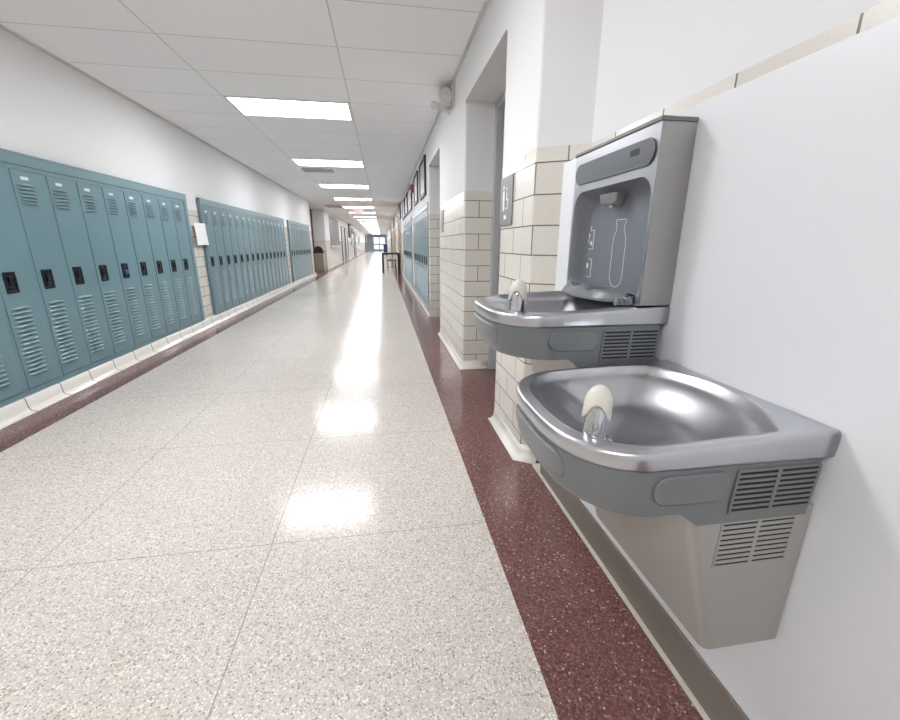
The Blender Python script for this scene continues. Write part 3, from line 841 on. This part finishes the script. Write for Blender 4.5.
# white twin fixture high on the wall
fx=empty('wall_fixture',(XR-.0005,4.22,2.395),0,'white boxy fixture with round face high on right wall by the ceiling','fixture')
MB().box(-.012,0,-.10,.20,-.075,.125).build('back_plate',M['fixture'],fx,bevel=.004)
MB().box(-.125,-.012,-.03,.16,-.055,.085).build('housing',M['fixture'],fx,bevel=.012,seg=3)
m=MB(); m.lathe([(.030,.0),(.062,-.004),(.066,-.020),(.058,-.030),(.050,-.026),(.030,-.014),(.018,-.020),(.004,-.022)],(-.072,-.028,.018),'y',28); m.build('round_face',M['fixture'],fx)
m=MB(); m.tube([(-.125,.03,-.03),(-.16,.02,-.05)],.012,12); m.lathe([(.014,0),(.032,-.006),(.036,-.022),(.030,-.028),(.004,-.026)],(-.170,.03,-.05),'y',20); m.build('side_lamp',M['fixture'],fx)
m=MB(); m.lathe([(.012,0),(.022,-.004),(.022,-.016),(.004,-.02)],(-.06,.0,-.085),'y',16); m.build('sensor',M['fixture'],fx)
# framed posters above the right-hand lockers
for i,(a,b,z0,z1,lab) in enumerate(((6.68,7.58,1.84,2.40,'black-framed poster above the right-hand lockers, nearest of the five'),(8.08,8.92,1.86,2.40,'black-framed poster above the right-hand lockers, second nearest'),(9.75,11.15,1.86,2.40,'black-framed poster above the right-hand lockers, just past the red alarm'),(11.4,12.4,1.86,2.40,'black-framed poster above the right-hand lockers, second to last'),(12.7,14.1,1.86,2.40,'black-framed poster above the right-hand lockers, farthest of the five'))):
    r=empty('framed_poster',(XR-.0005,(a+b)/2,z0),0,lab,'framed poster','posters above the right-hand lockers')
    w=(b-a)/2; h=z1-z0
    f=MB(); f.box(-.03,0,-w,-w+.05,0,h); f.box(-.03,0,w-.05,w,0,h); f.box(-.03,0,-w+.05,w-.05,0,.05); f.box(-.03,0,-w+.05,w-.05,h-.05,h)
    f.build('frame',M['dark'],r); MB().box(-.015,-.001,-w+.05,w-.05,.05,h-.05).build('print',M['poster'],r)
al_=empty('fire_alarm',(XR+.002,9.42,2.27),0,'red and white fire alarm strobe on the right wall between the framed posters','fire alarm')
MB().box(-.055,0,-.06,.06,-.10,.06).build('housing',M['red'],al_,bevel=.008)
MB().box(-.085,-.001,-.05,.05,.062,.12).build('strobe',M['fixture'],al_,bevel=.01)
m=MB(); m.lathe([(.028,0),(.030,-.006),(.012,-.008)],(-.055,0,-.02),'x',18); m.build('sounder',simple('dark_red_grille',(110,18,26),.4),al_)
# far right: wooden doors, dark banner, white box, dark door
def flat_door(n,ya,yb,z1,matn,leaf):
    f=MB(); f.box(XR-.03,XR-.0005,ya-.07,ya,0,z1+.07); f.box(XR-.03,XR-.0005,yb,yb+.07,0,z1+.07); f.box(XR-.03,XR-.0005,ya,yb,z1,z1+.07)
    fo=struct(f,'door_%d'%n,M[matn]); MB().box(XR-.018,XR-.0005,ya+.003,yb-.003,.005,z1-.003).build('door_leaf',M[leaf],fo)
    h=MB(); h.tube([(XR-.018,ya+.1,1.0),(XR-.06,ya+.1,1.0),(XR-.06,ya+.2,1.0)],.01,8); h.build('door_handle',M['chrome'],fo)
flat_door(4,15.7,18.3,1.9,'frame_grey','wood'); flat_door(5,22.2,28.5,1.85,'frame_grey','wood'); flat_door(6,31.5,35.0,2.3,'dark','dark')
tag(MB().box(XR-.05,XR-.0005,15.5,17.0,1.98,2.50).build('wall_banner',M['dark'],None),'black banner high on the right wall above the wooden door','banner')
tag(MB().box(XR-.10,XR-.0005,17.3,17.9,1.96,2.14).build('wall_box',M['fixture'],None,bevel=.01),'small white box on the right wall next to the black banner','box')
tag(MB().box(XR-.04,XR-.0005,24.0,27.0,2.0,2.48).build('dark_picture',M['dark'],None),'dark picture high on the right wall above the second wooden door','picture')

# ------------------------------------------------------------------ table and chair in the corridor, far right
tb=empty('side_table',(.30,17.0,0),0,'dark narrow table standing out from right wall down the corridor','table')
MB().box(-.34,.34,-.40,.40,.715,.775).build('tabletop',M['desk'],tb,bevel=.006)
for x in (-.31,.31):
    for y in (-.36,.36): MB().box(x-.038,x+.038,y-.038,y+.038,0,.715).build('leg',M['desk'],tb,bevel=.004)
ch=empty('stool',(.36,18.4,0),0,'dark low stool standing just behind the narrow table by the right wall','stool')
MB().box(-.20,.20,-.20,.20,.42,.47).build('seat',M['desk'],ch,bevel=.01)
for x in (-.17,.17):
    for y in (-.17,.17): MB().box(x-.016,x+.016,y-.016,y+.016,0,.42).build('leg',M['desk'],ch)
MB().box(-.154,.154,-.012,.012,.14,.165).build('stretcher',M['desk'],ch)
bb=empty('recycling_bin',(.36,58.0,0),0,'tall blue bin far down the corridor on the right','bin')
m=MB(); m.loops([[(x*k,y*k,z) for x,y in rrect(-.28,.28,-.28,.28,.05,4)] for k,z in ((.82,0),(.95,.85),(1,.88))],0,False,True,True); m.build('body',M['blue'],bb)
m=MB(); m.loops([[(x*k,y*k,z) for x,y in rrect(-.29,.29,-.29,.29,.05,4)] for k,z in ((1,.881),(1,.93),(.7,1.04))],0,False,True,True); m.build('lid',M['blue'],bb)

# ------------------------------------------------------------------ left wall things
pp=MB(); n=8; rows=[]
for i in range(n+1):
    t=i/n; rows.append([(-2.4495+.012*math.sin(t*PI)*.4+.010*t*t,6.145,1.38-.285*t),(-2.4485+.010*t*t,6.330,1.382-.285*t),(-2.4490+.014*t*t,6.505,1.385-.29*t)])
pp.loops(rows,0,True,closed=False); pp.loops([[(x+.0008,y,z) for x,y,z in r] for r in reversed(rows)],0,True,closed=False)
po=tag(pp.build('paper_notice',M['paper'],None),'blank white paper sheet taped to the wall between two banks of lockers','paper')
bn=empty('litter_bin',(-2.60,18.1,0),0,'tall beige bin with rounded dark top standing in the left-hand recess','bin')
m=MB(); m.loops([[(x*k,y*k,z) for x,y in rrect(-.21,.21,-.21,.21,.05,5)] for k,z in ((.93,0),(1,.04),(1,.74))],0,False,True,True); m.build('body',M['bin'],bn)
m=MB(); L=[]
for yy in (-.2,.2):
    L.append([(-.2,yy,.741)]+[(-.2*math.cos(a),yy,.80+.22*math.sin(a)) for a in [PI*k/16 for k in range(17)]]+[(.2,yy,.741)])
m.loops(L,0,False,True,True); ho=m.build('hood',M['bindk'],bn)
m=MB(); m.tube([(-.2*math.cos(a),-.203,.80+.22*math.sin(a)) for a in [PI*k/16 for k in range(17)]],.014,8); m.build('hood_rim',M['bin'],bn)
wb=empty('notice_board',(-2.4195,22.6,.92),0,'large grey framed board with a ledge on left wall past the recess','board')
MB().box(.001,.015,-1.95,1.95,.12,1.42).build('panel',M['board'],wb)
f=MB(); f.box(.001,.035,-2.0,-1.95,.07,1.47); f.box(.001,.035,1.95,2.0,.07,1.47); f.box(.001,.035,-1.95,1.95,.07,.12); f.box(.001,.035,-1.95,1.95,1.42,1.47); f.build('frame',M['frame_grey'],wb)
MB().box(.001,.09,-2.0,2.0,.0,.04).build('ledge',M['frame_grey'],wb)
def left_door(n,ya,yb,z1,fm,lm):
    x=-2.42; f=MB(); f.box(x+.0005,x+.05,ya-.09,ya,0,z1+.08); f.box(x+.0005,x+.05,yb,yb+.09,0,z1+.08); f.box(x+.0005,x+.05,ya,yb,z1,z1+.08)
    fo=struct(f,'door_%d'%n,M[fm]); MB().box(x+.0005,x+.025,ya+.003,yb-.003,.005,z1-.003).build('door_leaf',M[lm],fo)
    h=MB(); h.tube([(x+.025,yb-.12,1.0),(x+.07,yb-.12,1.0),(x+.07,yb-.22,1.0)],.01,8); h.build('door_handle',M['chrome'],fo)
left_door(7,26.3,27.9,2.05,'door_grey','frame_grey'); left_door(8,28.7,30.4,2.05,'door_grey','frame_grey'); left_door(9,37.5,39.0,2.05,'door_grey','wood'); left_door(10,61.5,64.0,2.1,'dark','dark')
tag(MB().box(-2.4195,-2.33,31.8,33.6,1.55,2.50).build('hanging_banner',M['dark'],None),'black banner hanging high on the left wall past the grey doors','banner')
for i,(a,b,z0,z1,mt,lab) in enumerate(((34.2,36.4,.95,1.55,'poster2','teal poster low on the left wall beyond black banner'),(35.0,37.0,1.85,2.3,'dark','dark picture high on the left wall above the teal poster'),(40.5,43.0,1.75,2.25,'poster','pale picture high on the left wall past the wooden door'),(44.0,46.5,1.0,1.8,'poster2','large teal poster on the left wall far down the corridor'))):
    tag(MB().box(-2.4195,-2.39,a,b,z0,z1).build('wall_poster',M[mt],None),lab,'poster')
# exit sign hanging below the ceiling
ex=empty('exit_sign',(-.80,15.75,2.245),0,'hanging exit sign with red letters below the ceiling lights','exit sign')
MB().box(-.155,.155,-.025,.025,-.10,.10).build('housing',M['exit_face'],ex,bevel=.006)
m=MB(); m.cyl((0,0,.10),.01,.01,.1885,'z',10); m.build('stem',M['fixture'],ex)
le=MB()
def seg(x0,z0,x1,z1,w=.016):
    d=Vector((x1-x0,0,z1-z0)).normalized(); nrm=Vector((-d.z,0,d.x))*w/2
    a=Vector((x0,0,z0)); b_=Vector((x1,0,z1)); q=[a+nrm,b_+nrm,b_-nrm,a-nrm]
    le.add([(p.x,-.030,p.z) for p in q]+[(p.x,-.0252,p.z) for p in q],[(0,1,2,3),(7,6,5,4),(0,4,5,1),(1,5,6,2),(2,6,7,3),(3,7,4,0)])
h=.065
seg(-.125,-h,-.125,h); seg(-.133,h-.008,-.075,h-.008); seg(-.133,0,-.085,0); seg(-.133,-h+.008,-.075,-h+.008)
seg(-.058,-h,.002,h); seg(-.058,h,.002,-h)
seg(.030,-h,.030,h)
seg(.060,h-.008,.130,h-.008); seg(.095,-h,.095,h)
le.build('letters',M['exit_red'],ex)
# far end doors with bright panes
ed=MB(); x0,x1=-1.40,.40
ed.box(x0-.1,x0,YE-.06,YE-.001,0,2.2); ed.box(x1,x1+.1,YE-.06,YE-.001,0,2.2); ed.box(x0,x1,YE-.06,YE-.001,2.1,2.2); ed.box(-.55,-.45,YE-.06,YE-.001,0,2.1); ed.box(x0,x1,YE-.06,YE-.001,0,.25); ed.box(x0,x1,YE-.06,YE-.001,.95,1.1)
eo=struct(ed,'door_11',simple('blue_grey_end_door',(128,140,160),.4))
for a,b in ((x0+.005,-.555),(-.445,x1-.005)):
    for z0,z1 in ((.255,.945),(1.105,2.095)): MB().box(a,b,YE-.03,YE-.01,z0,z1).build('pane',M['glass'],eo)

# ------------------------------------------------------------------ camera, world, view
F,YAW,PIT,ROL=409.811322,.157797241,-.275977611,.00324615453
f=Vector((math.sin(YAW)*math.cos(PIT),math.cos(YAW)*math.cos(PIT),math.sin(PIT)))
r=Vector((math.cos(YAW),-math.sin(YAW),0)); u=r.cross(f)
r2=r*math.cos(ROL)+u*math.sin(ROL); u2=-r*math.sin(ROL)+u*math.cos(ROL)
cam=bpy.data.cameras.new('camera'); co=bpy.data.objects.new('camera',cam); col.objects.link(co)
R=Matrix((r2,u2,-f)).transposed().to_4x4(); co.matrix_world=Matrix.Translation((0,0,1.12))@R
cam.sensor_fit='HORIZONTAL'; cam.sensor_width=36; cam.lens=F/900*36; cam.clip_start=.02; cam.clip_end=300
scene.camera=co
w=bpy.data.worlds.new('world'); scene.world=w; w.use_nodes=True
w.node_tree.nodes['Background'].inputs[0].default_value=(.9,.93,1,1); w.node_tree.nodes['Background'].inputs[1].default_value=.3
scene.view_settings.view_transform='Standard'; scene.view_settings.look='None'; scene.view_settings.gamma=1; scene.view_settings.use_curve_mapping=False
scene.view_settings.exposure=0.03
scene.cycles.use_denoising=True
scene.cycles.max_bounces=10; scene.cycles.diffuse_bounces=6; scene.cycles.glossy_bounces=5
scene.cycles.sample_clamp_indirect=6
